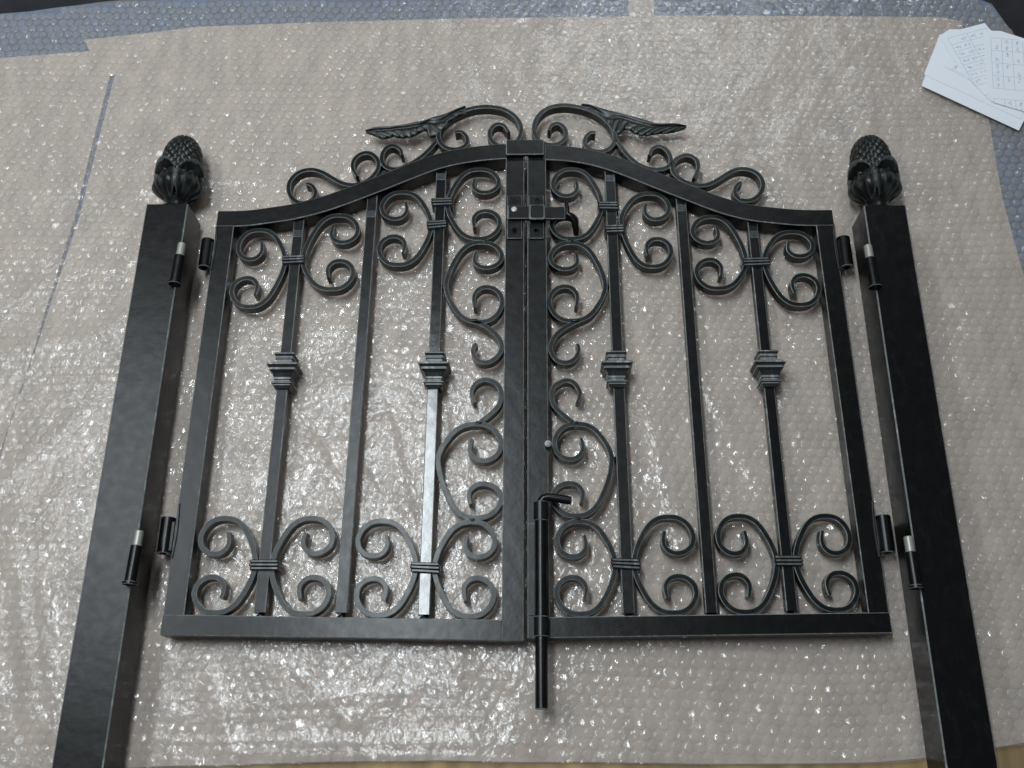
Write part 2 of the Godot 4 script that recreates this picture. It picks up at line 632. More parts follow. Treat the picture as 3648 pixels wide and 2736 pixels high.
# a sheet of some thickness from an outline in the x-z plane
func slab(outline: Array, y0: float, y1: float) -> MB:
	var mb := MB.new()
	var poly := PackedVector2Array(outline)
	var idx := Geometry2D.triangulate_polygon(poly)
	var lo := Vector2(1e9, 1e9)
	var hi := -lo
	for p in poly:
		lo = lo.min(p)
		hi = hi.max(p)
	for lev in 2:
		var y := y1 if lev == 0 else y0
		var nn := Vector3.UP if lev == 0 else Vector3.DOWN
		var k := mb.v.size()
		for p in poly:
			mb.vert(Vector3(p.x, y, p.y), nn, Color.WHITE, (p - lo) / (hi - lo))
		for i in range(0, idx.size(), 3):
			mb.tri(k + idx[i], k + idx[i + 1], k + idx[i + 2])
	var area := 0.0
	for i in poly.size():
		area += poly[i].cross(poly[(i + 1) % poly.size()])
	for i in poly.size():
		var a := poly[i]
		var b := poly[(i + 1) % poly.size()]
		var d := (b - a).normalized()
		var nn := Vector3(d.y, 0, -d.x) * signf(area)
		mb.quad(Vector3(a.x, y0, a.y), Vector3(b.x, y0, b.y), Vector3(b.x, y1, b.y), Vector3(a.x, y1, a.y), nn, nn, nn, nn, Color.WHITE)
	return mb


# folds pulled into the film: from, to, height, half width
var folds := [
	[V(-0.285, 0.350), V(-0.185, 0.432), 0.0016, 0.006], [V(-0.47, 0.437), V(0.12, 0.438), 0.0014, 0.006], [V(-0.40, 0.450), V(0.02, 0.452), 0.0012, 0.005],
	[V(-0.640, 0.190), V(-0.560, 0.460), 0.0030, 0.013], [V(-0.600, 0.220), V(-0.535, 0.460), 0.0028, 0.012], [V(-0.680, 0.200), V(-0.600, 0.460), 0.0030, 0.014],
	[V(-0.330, -0.010), V(-0.235, 0.150), 0.0022, 0.010], [V(-0.385, 0.060), V(-0.290, 0.240), 0.0020, 0.011], [V(-0.190, 0.020), V(-0.140, 0.200), 0.0018, 0.010],
	[V(0.205, -0.080), V(0.300, 0.180), 0.0022, 0.012], [V(0.150, 0.000), V(0.195, 0.250), 0.0020, 0.011], [V(0.310, -0.060), V(0.390, 0.240), 0.0020, 0.012],
	[V(-0.100, 0.345), V(0.050, 0.400), 0.0018, 0.010], [V(0.060, 0.350), V(0.250, 0.372), 0.0018, 0.011], [V(-0.380, 0.345), V(-0.330, 0.470), 0.0026, 0.012],
	[V(-0.590, -0.300), V(-0.350, -0.330), 0.0020, 0.012], [V(0.340, -0.330), V(0.450, -0.270), 0.0022, 0.014], [V(0.300, -0.350), V(0.420, -0.300), 0.0018, 0.012],
	[V(-0.080, -0.600), V(-0.010, -0.450), 0.0022, 0.016], [V(0.010, -0.600), V(0.020, -0.440), 0.0024, 0.018], [V(-0.720, -0.050), V(-0.560, -0.080), 0.0020, 0.012],
	[V(0.530, -0.100), V(0.700, 0.250), 0.0020, 0.016], [V(-0.560, 0.020), V(-0.720, 0.180), 0.0020, 0.014], [V(-0.300, 0.395), V(-0.120, 0.380), 0.0015, 0.008]]


func film_y(x: float, z: float) -> float:
	var big := nz.get_noise_2d(x * 1000.0, z * 1000.0)
	var crease := 1.0 - absf(nz2.get_noise_2d(x * 520.0 + z * 260.0 + 90.0, z * 420.0 - x * 150.0)) * 5.0
	var y := -0.0062 + 0.0020 * big + 0.0012 * maxf(crease, 0.0)
	var p := V(x, z)
	for f in folds:
		var a: Vector2 = f[0]
		var d: Vector2 = f[1] - a
		var t := clampf((p - a).dot(d) / d.length_squared(), 0.0, 1.0)
		var off := (p - a - d * t).length() / float(f[3])
		if off < 2.5:
			y += float(f[2]) * exp(-off * off) * smoothstep(0.0, 0.2, t) * smoothstep(1.0, 0.8, t)
	return minf(y, -0.0030)


func film_basis(x: float, z: float) -> Basis:
	var e := 0.003
	var dx := (film_y(x + e, z) - film_y(x - e, z)) / (2.0 * e)
	var dz := (film_y(x, z + e) - film_y(x, z - e)) / (2.0 * e)
	var up := Vector3(-dx, 1, -dz).normalized()
	var r := Vector3(1, dx, 0).normalized()
	return Basis(r, up, r.cross(up).normalized())


func bubble_mesh(rng: RandomNumberGenerator) -> ArrayMesh:
	var mb := MB.new()
	var seg := 14
	var R := 0.0062
	var H := 0.0038
	var prof := [[1.0, 0.0], [0.97, 0.36], [0.90, 0.62], [0.75, 0.82], [0.52, 0.935], [0.26, 0.985], [0.0, 1.0]]
	var dents := []
	for k in 3:
		dents.append([rng.randf() * TAU, rng.randf_range(0.3, 0.95), rng.randf_range(-0.26, 0.12)])
	var rings := []
	for q in prof:
		var ring := []
		for k in seg:
			var a: float = TAU * k / seg
			var r: float = maxf(q[0], 0.001)
			var p := Vector2(cos(a), sin(a)) * r
			var h: float = q[1]
			for d in dents:
				var c := Vector2(cos(d[0]), sin(d[0])) * float(d[1])
				h += float(d[2]) * exp(-p.distance_squared_to(c) / 0.10) * (1.0 if q[1] > 0.0 else 0.0)
			ring.append(Vector3(p.x * R, h * H, p.y * R))
		rings.append(ring)
	var cols := []
	for r in rings:
		cols.append(Color.WHITE)
	mb.loft(rings, true, cols, false, false)
	return mb.mesh()


# ------------------------------------------------------------------ the scene
func _ready() -> void:
	# camera
	var cam := Camera3D.new()
	cam.name = "camera"
	add_child(cam)
	cam.fov = 42.0
	cam.near = 0.05
	cam.far = 30.0
	cam.transform = Transform3D(Basis(Vector3(0.99957, -0.02837, -0.00714), Vector3(0.00400, 0.37432, -0.92729), Vector3(0.02898, 0.92686, 0.37428)).orthonormalized(), Vector3(0.0172, 1.2, 0.4845))
	cam.current = true

	# the dim room
	var we := WorldEnvironment.new()
	we.name = "room_light"
	var env := Environment.new()
	env.background_mode = Environment.BG_COLOR
	env.background_color = Color(0.085, 0.090, 0.098).linear_to_srgb()
	env.tonemap_mode = Environment.TONE_MAPPER_LINEAR
	env.tonemap_exposure = 1.03
	env.sdfgi_enabled = true
	env.ssao_enabled = true
	env.ssil_enabled = true
	we.environment = env
	add_child(we)

	# ceiling lamps; the far-back one is added for sparkle on the right
	ceiling_lamp(Vector3(-0.50, 2.45, -0.34), Vector2(0.26, 1.25), 3.6, Color(0.94, 0.98, 1.0), "long white ceiling lamp straight above the left gate leaf")
	ceiling_lamp(Vector3(-1.55, 2.45, -0.50), Vector2(0.26, 1.25), 2.0, Color(0.94, 0.98, 1.0), "long white ceiling lamp out to the left of the left post")
	ceiling_lamp(Vector3(0.55, 2.45, -2.60), Vector2(1.25, 0.26), 2.1, Color(0.94, 0.98, 1.0), "added white lamp far back on the right, unseen, put in for sparkle on the wrap")

	nz.seed = 11
	nz.frequency = 0.0085
	nz.fractal_octaves = 3
	nz2.seed = 5
	nz2.frequency = 0.006
	nz2.fractal_octaves = 2

	iron = make_iron(0.39, 0.345, 21, 0.07)
	iron_shiny = make_iron(0.54, 0.215, 24, 0.05)
	iron_cast = make_iron(0.48, 0.40, 31, 0.10)
	steel = StandardMaterial3D.new()
	steel.vertex_color_use_as_albedo = true
	steel.metallic = 0.35
	steel.roughness = 0.42

	ground()
	bare_board()
	bubble_wrap()
	papers()
	left_leaf()
	right_leaf()
	posts()


func ceiling_lamp(p: Vector3, size: Vector2, energy: float, col: Color, label: String) -> void:
	var t := thing("ceiling_lamp", label, "lamp")
	t.position = p
	var mb := MB.new()
	mb.box(Vector3(0, 0.045, 0), Vector3(size.x + 0.04, 0.05, size.y + 0.04), 0.004, Color(0.7, 0.7, 0.7), Color(0.7, 0.7, 0.7))
	var mh := StandardMaterial3D.new()
	mh.albedo_color = Color(0.85, 0.85, 0.85)
	part("housing", mb, mh, t)
	var m2 := MB.new()
	m2.box(Vector3(0, 0.012, 0), Vector3(size.x, 0.012, size.y), 0.002, Color.WHITE, Color.WHITE)
	var mg := StandardMaterial3D.new()
	mg.albedo_color = Color(0.9, 0.9, 0.9)
	mg.emission_enabled = true
	mg.emission = col
	mg.emission_energy_multiplier = 1.0
	part("diffuser", m2, mg, t)
	var l := AreaLight3D.new()
	l.name = "lamp_light"
	l.area_size = size
	l.area_normalize_energy = true
	l.light_energy = energy
	l.light_color = col
	l.shadow_enabled = true
	l.set("area_range", 12.0)
	l.rotation = Vector3(-PI / 2.0, 0, 0)
	t.add_child(l)


func ground() -> void:
	var fl := slab([V(-3, -3), V(3, -3), V(3, 2), V(-3, 2)], -0.10, -0.05)
	var f := part("floor", fl, sheet_mat(Color(0.014, 0.015, 0.022), 0.7, 71, 0.5, 2.0), self)
	f.set_meta("kind", "structure")
	var b := slab([V(-1.05, -0.600), V(-0.83, -0.634), V(-0.69, -0.652), V(-0.3, -0.672), V(0.2, -0.676), V(0.665, -0.668), V(0.69, -0.640), V(0.708, -0.615), V(0.714, -0.56), V(0.735, -0.50), V(0.80, -0.40), V(0.84, 0.430), V(-1.05, 0.430)], -0.049, -0.0140)
	var bo := part("blue_blanket", b, sheet_mat(Color(0.024, 0.100, 0.240), 0.9, 72, 0.55, 9.0, 6.0), self)
	bo.set_meta("label", "blue blanket showing along the top and right edges under the wrap")
	bo.set_meta("category", "blanket")
	var card := sheet_mat(Color(0.545, 0.438, 0.358), 0.85, 73, 0.78, 3.0, 3.0)
	var big := [V(-0.684, -0.5785), V(-0.5953, -0.5886), V(-0.5098, -0.6004), V(-0.3366, -0.6056), V(-0.1, -0.609), V(0.1528, -0.6085), V(0.1535, -0.64), V(0.192, -0.64), V(0.192, -0.609), V(0.3055, -0.6073), V(0.6195, -0.5987), V(0.652, -0.590), V(0.658, -0.50), V(0.6623, -0.4095), V(0.6585, -0.2783), V(0.6652, -0.1684), V(0.68, 0.1), V(0.694, 0.30), V(-0.693, 0.30), V(-0.677, 0.07), V(-0.656, -0.10), V(-0.637, -0.265), V(-0.625, -0.510), V(-0.65, -0.520)]
	# its lower edge runs just inside the edge of the wrap
	var at := big.find(V(0.694, 0.30)) + 1
	for i in 29:
		var x := lerpf(0.694, -0.700, i / 28.0)
		big.insert(at + i, V(x, wrap_bottom(x) - 0.0015))
	var c1 := part("cardboard_sheet", slab(big, -0.0135, -0.0100), card, self)
	c1.set_meta("label", "large tan cardboard sheet under the wrap, beneath the whole gate")
	c1.set_meta("category", "cardboard")
	c1.set_meta("group", "cardboard sheets under the bubble wrap")
	var c2 := part("cardboard_sheet", slab([V(-1.05, -0.535), V(-0.8055, -0.5466), V(-0.682, -0.5560), V(-0.61, -0.560), V(-0.61, -0.517), V(-0.6325, -0.512), V(-0.6385, -0.40), V(-0.6440, -0.265), V(-0.6530, -0.17), V(-0.6605, -0.10), V(-0.6683, -0.02), V(-0.6790, 0.07), V(-0.697, 0.30), V(-0.7035, 0.476), V(-1.05, 0.486)], -0.0139, -0.0107), card, self)
	c2.set_meta("label", "narrow tan cardboard sheet left of the thin dark blue gap, under the bubble wrap")
	c2.set_meta("category", "cardboard")
	c2.set_meta("group", "cardboard sheets under the bubble wrap")


func bare_board() -> void:
	var b := part("wooden_board", slab([V(-1.05, 0.4305), V(0.86, 0.4305), V(0.86, 0.78), V(-1.05, 0.78)], -0.049, -0.0142), sheet_mat(Color(0.50, 0.345, 0.165), 0.7, 75, 0.7, 2.5, 8.0), self)
	b.set_meta("label", "bare yellowish wooden board showing below the bottom edge of the bubble wrap")
	b.set_meta("category", "board")


func bubble_wrap() -> void:
	var film := StandardMaterial3D.new()
	film.transparency = BaseMaterial3D.TRANSPARENCY_ALPHA
	film.albedo_color = Color(0.90, 0.88, 0.86, 0.20)
	film.roughness = 0.13
	film.metallic_specular = 0.42
	film.normal_enabled = true
	film.normal_texture = normal_tex(90, 0.024, 6.0)
	film.normal_scale = 0.42
	film.uv1_triplanar = true
	film.uv1_world_triplanar = true
	film.uv1_scale = Vector3(6, 6, 6)
	var film_b := film.duplicate() as StandardMaterial3D
	film_b.albedo_color = Color(0.90, 0.88, 0.86, 0.13)
	film_b.roughness = 0.10
	film_b.metallic_specular = 0.44
	film_b.normal_scale = 0.32

	var mb := MB.new()
	var nx := 370
	var nzz := 230
	var x0 := -1.02
	var x1 := 0.84
	for j in nzz + 1:
		for i in nx + 1:
			var p := wrap_point(lerpf(x0, x1, float(i) / nx), float(j) / nzz)
			mb.vert(Vector3(p.x, film_y(p.x, p.y), p.y), film_basis(p.x, p.y).y, Color.WHITE)
	for j in nzz:
		for i in nx:
			var a := j * (nx + 1) + i
			mb.tri(a, a + 1, a + nx + 2)
			mb.tri(a, a + nx + 2, a + nx + 1)
	var w := part("bubble_wrap", mb, film, self)
	w.set_meta("label", "clear bubble wrap sheet spread over the cardboard and blanket, the gate lying on it")
	w.set_meta("category", "bubble wrap")

	var rng := RandomNumberGenerator.new()
	rng.seed = 77
	var meshes := []
	for k in 5:
		meshes.append(bubble_mesh(rng))
	var places := []
	var pitch := 0.0133
	var row := 0
	var z := -0.69
	while z < 0.47:
		var x := -1.0 + (pitch / 2.0 if row % 2 else 0.0)
		while x < 0.86:
			var px := x + 0.010 * nz2.get_noise_2d(x * 300.0, z * 300.0 + 50.0)
			var pz := z + 0.012 * nz2.get_noise_2d(x * 300.0 + 400.0, z * 300.0) + 0.012 * x
			if inside_wrap(px, pz):
				places.append(V(px + rng.randf_range(-0.0005, 0.0005), pz + rng.randf_range(-0.0005, 0.0005)))
			x += pitch
		z += pitch * 0.866
		row += 1
	# the nearest three hundred in view are single bubbles, the rest one mass
	var near := []
	var rest := []
	for p in places:
		(near if (p.y > 0.372 and p.x > -0.44 and p.x < 0.42 and near.size() < 300) else rest).append(p)
	var lots := [[], [], [], [], []]
	for p in rest:
		lots[rng.randi() % 5].append(p)
	for k in 5:
		var mm := MultiMesh.new()
		mm.transform_format = MultiMesh.TRANSFORM_3D
		mm.mesh = meshes[k]
		mm.instance_count = lots[k].size()
		for i in lots[k].size():
			mm.set_instance_transform(i, bubble_place(lots[k][i], rng))
		var mi := MultiMeshInstance3D.new()
		mi.name = nm("bubbles", w)
		mi.multimesh = mm
		mi.material_override = film_b
		mi.set_meta("kind", "stuff")
		w.add_child(mi, true)
	for p in near:
		var o := MeshInstance3D.new()
		o.name = nm("bubble", w)
		o.mesh = meshes[rng.randi() % 5]
		o.material_override = film_b
		o.transform = bubble_place(p, rng)
		w.add_child(o, true)


func wrap_point(x: float, t: float) -> Vector2:
	var top := wrap_top(x)
	var bot := wrap_bottom(x)
	var xx := x
	return V(xx, lerpf(top, bot, t))


func wrap_top(x: float) -> float:
	var z := -0.652 + 0.12 * maxf(0.0, -x - 0.62) * 1.0
	z += 0.003 * nz2.get_noise_2d(x * 900.0, 7.0)
	if x > 0.64:
		z += (x - 0.64) * 0.55
	if x > 0.70:
		z += (x - 0.70) * 1.9
	return z


func wrap_bottom(x: float) -> float:
	var z := 0.4590 + 0.002 * nz2.get_noise_2d(x * 900.0, 70.0)
	if x > 0.30:
		z -= (x - 0.30) * (x - 0.30) * 0.36
	if x < -0.20:
		z += (-x - 0.20) * 0.035
	return z


func inside_wrap(x: float, z: float) -> bool:
	return x > -1.01 and x < 0.83 and z > wrap_top(x) + 0.007 and z < wrap_bottom(x) - 0.006


func bubble_place(p: Vector2, rng: RandomNumberGenerator) -> Transform3D:
	var b := film_basis(p.x, p.y) * Basis(Vector3(1, 0, 0), rng.randf_range(-0.19, 0.19)) * Basis(Vector3(0, 0, 1), rng.randf_range(-0.19, 0.19)) * Basis(Vector3.UP, rng.randf() * TAU)
	var s := rng.randf_range(0.93, 1.04)
	var h := rng.randf_range(0.45, 0.78)
	if rng.randf() < 0.12:
		h = rng.randf_range(0.06, 0.16) # a popped one
	b = b.scaled_local(Vector3(s, h, s))
	return Transform3D(b, Vector3(p.x, film_y(p.x, p.y) - 0.0001, p.y))


# ------------------------------------------------------------------ papers
func glyph(im: Image, cx: int, cy: int, s: int, rng: RandomNumberGenerator, col: Color) -> void:
	for k in 6:
		var a := Vector2i(cx + rng.randi_range(-s, s), cy + rng.randi_range(-s, s))
		if k % 2 == 0:
			im.fill_rect(Rect2i(a.x, a.y, rng.randi_range(s / 2, s + 2), 2), col)
		else:
			im.fill_rect(Rect2i(a.x, a.y, 2, rng.randi_range(s / 2, s + 2)), col)


func print_tex(seed_: int, rows: int, cols: int, fill: float, ruled: bool) -> ImageTexture:
	var rng := RandomNumberGenerator.new()
	rng.seed = seed_
	var im := Image.create(384, 384, false, Image.FORMAT_RGB8)
	im.fill(Color(0.925, 0.94, 0.965))
	var ink := Color(0.55, 0.58, 0.68)
	var line := Color(0.70, 0.73, 0.80)
	if rows > 0:
		var dx := 320 / cols
		var dy := 320 / rows
		for r in rows + 1:
			if ruled:
				im.fill_rect(Rect2i(32, 32 + r * dy, 320, 2), line)
		for c in cols + 1:
			if not ruled or c == 0 or c == cols or c % 2 == 0:
				im.fill_rect(Rect2i(32 + c * dx, 32, 2, 320), line)
		for r in rows:
			for c in cols:
				if rng.randf() < fill:
					for k in 2:
						glyph(im, 32 + c * dx + dx / 3 + k * dx / 3, 32 + r * dy + dy / 2, mini(dx, dy) / 6, rng, ink.lerp(line, rng.randf() * 0.5))
	return ImageTexture.create_from_image(im)


func paper(outline: Array, y: float, seed_: int, rows: int, cols: int, fill: float, ruled: bool, label: String) -> void:
	var mb := slab(outline, y, y + 0.0003)
	var m := StandardMaterial3D.new()
	m.roughness = 0.8
	if rows > 0:
		# print runs along the sheet's first edge
		var o: Vector2 = outline[0]
		var d: Vector2 = (outline[1] - o).normalized()
		var e := V(-d.y, d.x)
		for i in mb.v.size():
			var q := V(mb.v[i].x, mb.v[i].z) - o
			mb.uv[i] = V(q.dot(d), q.dot(e)) / 0.11
		m.albedo_texture = print_tex(seed_, rows, cols, fill, ruled)
	else:
		m.albedo_color = Color(0.925, 0.94, 0.965)
	var p := part("paper_sheet", mb, m, self)
	p.set_meta("label", label)
	p.set_meta("category", "paper")
	p.set_meta("group", "paper sheets at the corner of the wrap")


func papers() -> void:
	paper([V(0.5702, -0.4632), V(0.6949, -0.3834), V(0.7770, -0.52), V(0.70, -0.558), V(0.6085, -0.5525)], 0.0010, 1, 0, 0, 0.0, false, "blank white sheet lowest in the paper pile, its pointed corner over the blue blanket")
	paper([V(0.5769, -0.4842), V(0.5783, -0.4812), V(0.7000, -0.4030), V(0.7770, -0.525), V(0.70, -0.560), V(0.6259, -0.5648), V(0.6090, -0.5525)], 0.0016, 2, 0, 0, 0.0, false, "blank white sheet second in the paper pile, a thin step above the lowest")
	paper([V(0.6175, -0.5188), V(0.6051, -0.4975), V(0.6390, -0.4720), V(0.6600, -0.4450), V(0.70, -0.50)], 0.0022, 3, 7, 6, 0.75, false, "small printed slip half hidden under the two printed tables")
	paper([V(0.6080, -0.5533), V(0.6783, -0.5742), V(0.7300, -0.47), V(0.6640, -0.4320), V(0.6390, -0.4720), V(0.6175, -0.5188)], 0.0028, 4, 7, 6, 0.85, true, "white sheet with a printed table, its slanting top edge highest in the pile")
	paper([V(0.6740, -0.5570), V(0.6600, -0.4480), V(0.6669, -0.4304), V(0.7080, -0.4137), V(0.7800, -0.38), V(0.8300, -0.49), V(0.7304, -0.5371), V(0.6824, -0.5614)], 0.0034, 5, 6, 8, 0.85, true, "white sheet with printed columns, topmost in the pile, cut by the right edge")


# ------------------------------------------------------------------ the two leaves
func left_leaf() -> void:
	var t := thing("gate_leaf", "left leaf of the black iron gate, carrying the stop plate and latch strap", "gate", "leaves of the iron double gate")
	var tr := [V(-0.4256, -0.2365), V(-0.4060, -0.2364), V(-0.3815, -0.2374), V(-0.3560, -0.2411), V(-0.3255, -0.2460), V(-0.2965, -0.2535), V(-0.2680, -0.2633), V(-0.2370, -0.2765), V(-0.2010, -0.2925), V(-0.1650, -0.3095), V(-0.1300, -0.3245), V(-0.0980, -0.3335), V(-0.0640, -0.3390), V(-0.0308, -0.3418)]
	straight(t, "hinge_stile", V(-0.41375, -0.2300), V(-0.41390, 0.3230), 0.0123, 0.0004, 0.0247)
	straight(t, "meeting_stile", V(-0.01775, -0.3540), V(-0.01675, 0.3280), 0.0128, 0.0006, 0.0249)
	rail_curve(t, tr)
	straight(t, "bottom_rail", V(-0.4262, 0.3110), V(-0.0296, 0.3160), 0.0118, 0.0, 0.0253)
	# bars
	straight(t, "bar", V(-0.3140, -0.2380), V(-0.3145, 0.2955), 0.0070, 0.0052, 0.0192)
	straight(t, "bar", V(-0.2150, -0.2760), V(-0.2182, 0.2955), 0.0070, 0.0052, 0.0192)
	straight(t, "bar", V(-0.1208, -0.3140), V(-0.1208, 0.2975), 0.0070, 0.0052, 0.0192).material_override = iron_shiny
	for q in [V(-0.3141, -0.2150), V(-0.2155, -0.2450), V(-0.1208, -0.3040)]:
		lit_bar_patch(t, q)
	boss(t, -0.3140, 0.0)
	boss(t, -0.1192, 0.0)
	for q in [V(-0.3145, 0.300), V(-0.2182, 0.301), V(-0.1208, 0.3025)]:
		weld(t, Vector3(q.x, 0.0100, q.y - 0.0015), Vector3(0.0058, 0.0055, 0.0040))
	for d in [
		[-.3278, -.1724, -.3938, -.2216, -.3953, -.1048, 0.08, 0.36], [-.3039, -.1753, -.2321, -.2437, -.2342, -.1301, 0.38, 0.05],
		[-.1316, -.2258, -.201, -.2799, -.2011, -.1663, 0.22, 0.26], [-.1107, -.2598, -.0405, -.316, -.0381, -.2054, 0.33, 0.2],
		[-.3255, .2403, -.3955, .1823, -.3948, .2959, 0.24, 0.24], [-.3059, .2403, -.2349, .1823, -.2345, .2974, 0.25, 0.24],
		[-.1323, .2418, -.2039, .1859, -.2012, .2987, 0.235, 0.24], [-.1105, .2418, -.0388, .1867, -.0395, .2996, 0.22, 0.22],
		[-.1087, -.134, -.0349, -.1996, -.0337, -.0807, 0.41, 0.04], [-.1108, .1073, -.033, .0611, -.0322, .1819, -0.05, 0.425]]:
		c_scroll(d, t, 0.0)
	s_scroll([V(-.073, -.0823), V(-.057, -.0755), V(-.0435, -.0652), V(-.0348, -.0521), V(-.0336, -.0413), V(-.0404, -.0292), V(-.0521, -.0229), V(-.0639, -.0253), V(-.0707, -.0365), V(-.0698, -.0451), V(-.0664, -.0494)], t, "s_scroll", 0.0, 0.028)
	s_scroll([V(-.0605, .0597), V(-.0471, .0485), V(-.0366, .0367), V(-.0333, .0229), V(-.0356, .0118), V(-.0426, .0043), V(-.0547, .0009), V(-.0659, .0061), V(-.0714, .0172), V(-.0698, .0265), V(-.0667, .0324)], t, "s_scroll", 0.0, 0.028)
	# crest
	s_scroll([V(-.3093, -.2959), V(-.301, -.2927), V(-.2947, -.2813), V(-.2982, -.27), V(-.311, -.264), V(-.3247, -.2693), V(-.3332, -.2848), V(-.3321, -.3014), V(-.3207, -.3149), V(-.304, -.3189), V(-.2875, -.3138), V(-.2724, -.3038), V(-.2576, -.2953), V(-.2414, -.2927), V(-.2257, -.2981), V(-.214, -.3104), V(-.2094, -.323), V(-.2123, -.3357), V(-.2233, -.3454), V(-.2358, -.3441), V(-.245, -.334), V(-.2459, -.3203), V(-.2387, -.3066)], t, "crest_scroll", 0.025, 0.028)
	s_scroll([V(-.1772, -.3412), V(-.1804, -.3513), V(-.1915, -.3578), V(-.2012, -.3526), V(-.2059, -.3399), V(-.2034, -.3271), V(-.1949, -.3197), V(-.1824, -.3185), V(-.1666, -.3256), V(-.151, -.337), V(-.139, -.3507), V(-.1301, -.3634)], t, "crest_scroll", 0.028, 0.0)
	s_scroll([V(-.1036, -.3793), V(-.0949, -.3802), V(-.0871, -.3715), V(-.0858, -.3607), V(-.0933, -.3523), V(-.1067, -.3503), V(-.1194, -.3558), V(-.1268, -.3699), V(-.125, -.3872), V(-.1137, -.4023), V(-.0976, -.413), V(-.0795, -.4205), V(-.0577, -.4228), V(-.0339, -.4176), V(-.0157, -.402), V(-.0092, -.3823), V(-.0146, -.3641), V(-.0279, -.3546), V(-.0423, -.3559), V(-.0523, -.3656), V(-.0543, -.3797), V(-.0463, -.3915), V(-.0346, -.3903), V(-.0272, -.3782)], t, "crest_scroll", 0.025, 0.028)
	acanthus(t, [V(-.2318, -.3835), V(-.2191, -.3908), V(-.1973, -.3914), V(-.1756, -.3946), V(-.1576, -.3992), V(-.1468, -.4012), V(-.1361, -.4063), V(-.1181, -.4131), V(-.1037, -.42), V(-.0900, -.4262)], [V(-.2312, -.3815), V(-.2145, -.3738), V(-.207, -.3699), V(-.1963, -.3714), V(-.1906, -.3738), V(-.1817, -.3704), V(-.1724, -.3711), V(-.1638, -.3727), V(-.1553, -.3778), V(-.1461, -.3829), V(-.1384, -.3707), V(-.1241, -.3774), V(-.1138, -.3929), V(-.1031, -.4035), V(-.0880, -.4110)])
	for q in [[-.3155, -.1735, .0315, 0.03], [-.1178, -.262, .030, 0.02], [-.1235, -.2262, .0285, 0.05], [-.3137, .240, .036, 0.0], [-.121, .243, .0355, -0.03]]:
		collar(t, q[0], q[1], q[2], q[3])
	weld(t, Vector3(-.0700, 0.0152, -.0825), Vector3(0.011, 0.0045, 0.0035))
	weld(t, Vector3(-.0590, 0.0152, -.2025), Vector3(0.006, 0.0045, 0.0045))
	weld(t, Vector3(-.0620, 0.0152, .0605), Vector3(0.008, 0.0045, 0.0035))
	weld(t, Vector3(-.0660, 0.0152, .1845), Vector3(0.006, 0.0045, 0.0040))
	weld(t, Vector3(-.1130, 0.0140, .1090), Vector3(0.0035, 0.0052, 0.0055))
	weld(t, Vector3(-.1120, 0.0130, -.1330), Vector3(0.0030, 0.0045, 0.0050))
	gate_hinge(t, -0.4362, -0.2065, -0.1630, -0.4260)
	gate_hinge(t, -0.4374, 0.1817, 0.2262, -0.4260)
	# stop plate over the meeting stiles
	var mb := MB.new()
	mb.box(Vector3(-0.0040, 0.0290, -0.3432), Vector3(0.0526, 0.0064, 0.0248), 0.0012, DARK, WEAR)
	part("stop_plate", mb, iron, t)
	# latch strike: plate, screws, strap
	var m2 := MB.new()
	m2.box(Vector3(-0.01765, 0.0267, -0.2332), Vector3(0.0200, 0.0030, 0.0672), 0.0007, DARK, WEAR)
	var pl := part("latch_plate", m2, iron, t)
	for q in [V(-0.0179, -0.2580), V(-0.0176, -0.2118)]:
		screw(pl, q, 0.0283)
	var m3 := MB.new()
	m3.box(Vector3(-0.0122, 0.0310, -0.2373), Vector3(0.0290, 0.0050, 0.0202), 0.0009, DARK, WEAR)
	var st := part("latch_strap", m3, iron, t)
	var m4 := MB.new()
	m4.lathe(Vector3(-0.0183, 0.0334, -0.2419), Vector3.UP, [[0.0, 0.0042], [0.0006, 0.0038], [0.0012, 0.0024], [0.0014, 0.0]], 14, Color(0.5, 0.48, 0.44), Color(0.5, 0.48, 0.44))
	part("rivet", m4, steel, st)


func screw(parent: Node3D, q: Vector2, y: float) -> void:
	var mb := MB.new()
	mb.lathe(Vector3(q.x, y - 0.0002, q.y), Vector3.UP, [[0.0, 0.0056], [0.0006, 0.0052], [0.0006, 0.0043], [0.0001, 0.0036], [0.0001, 0.0]], 18, Color(0.008, 0.009, 0.009), Color(0.05, 0.058, 0.06))
	part("screw_hole", mb, iron, parent)


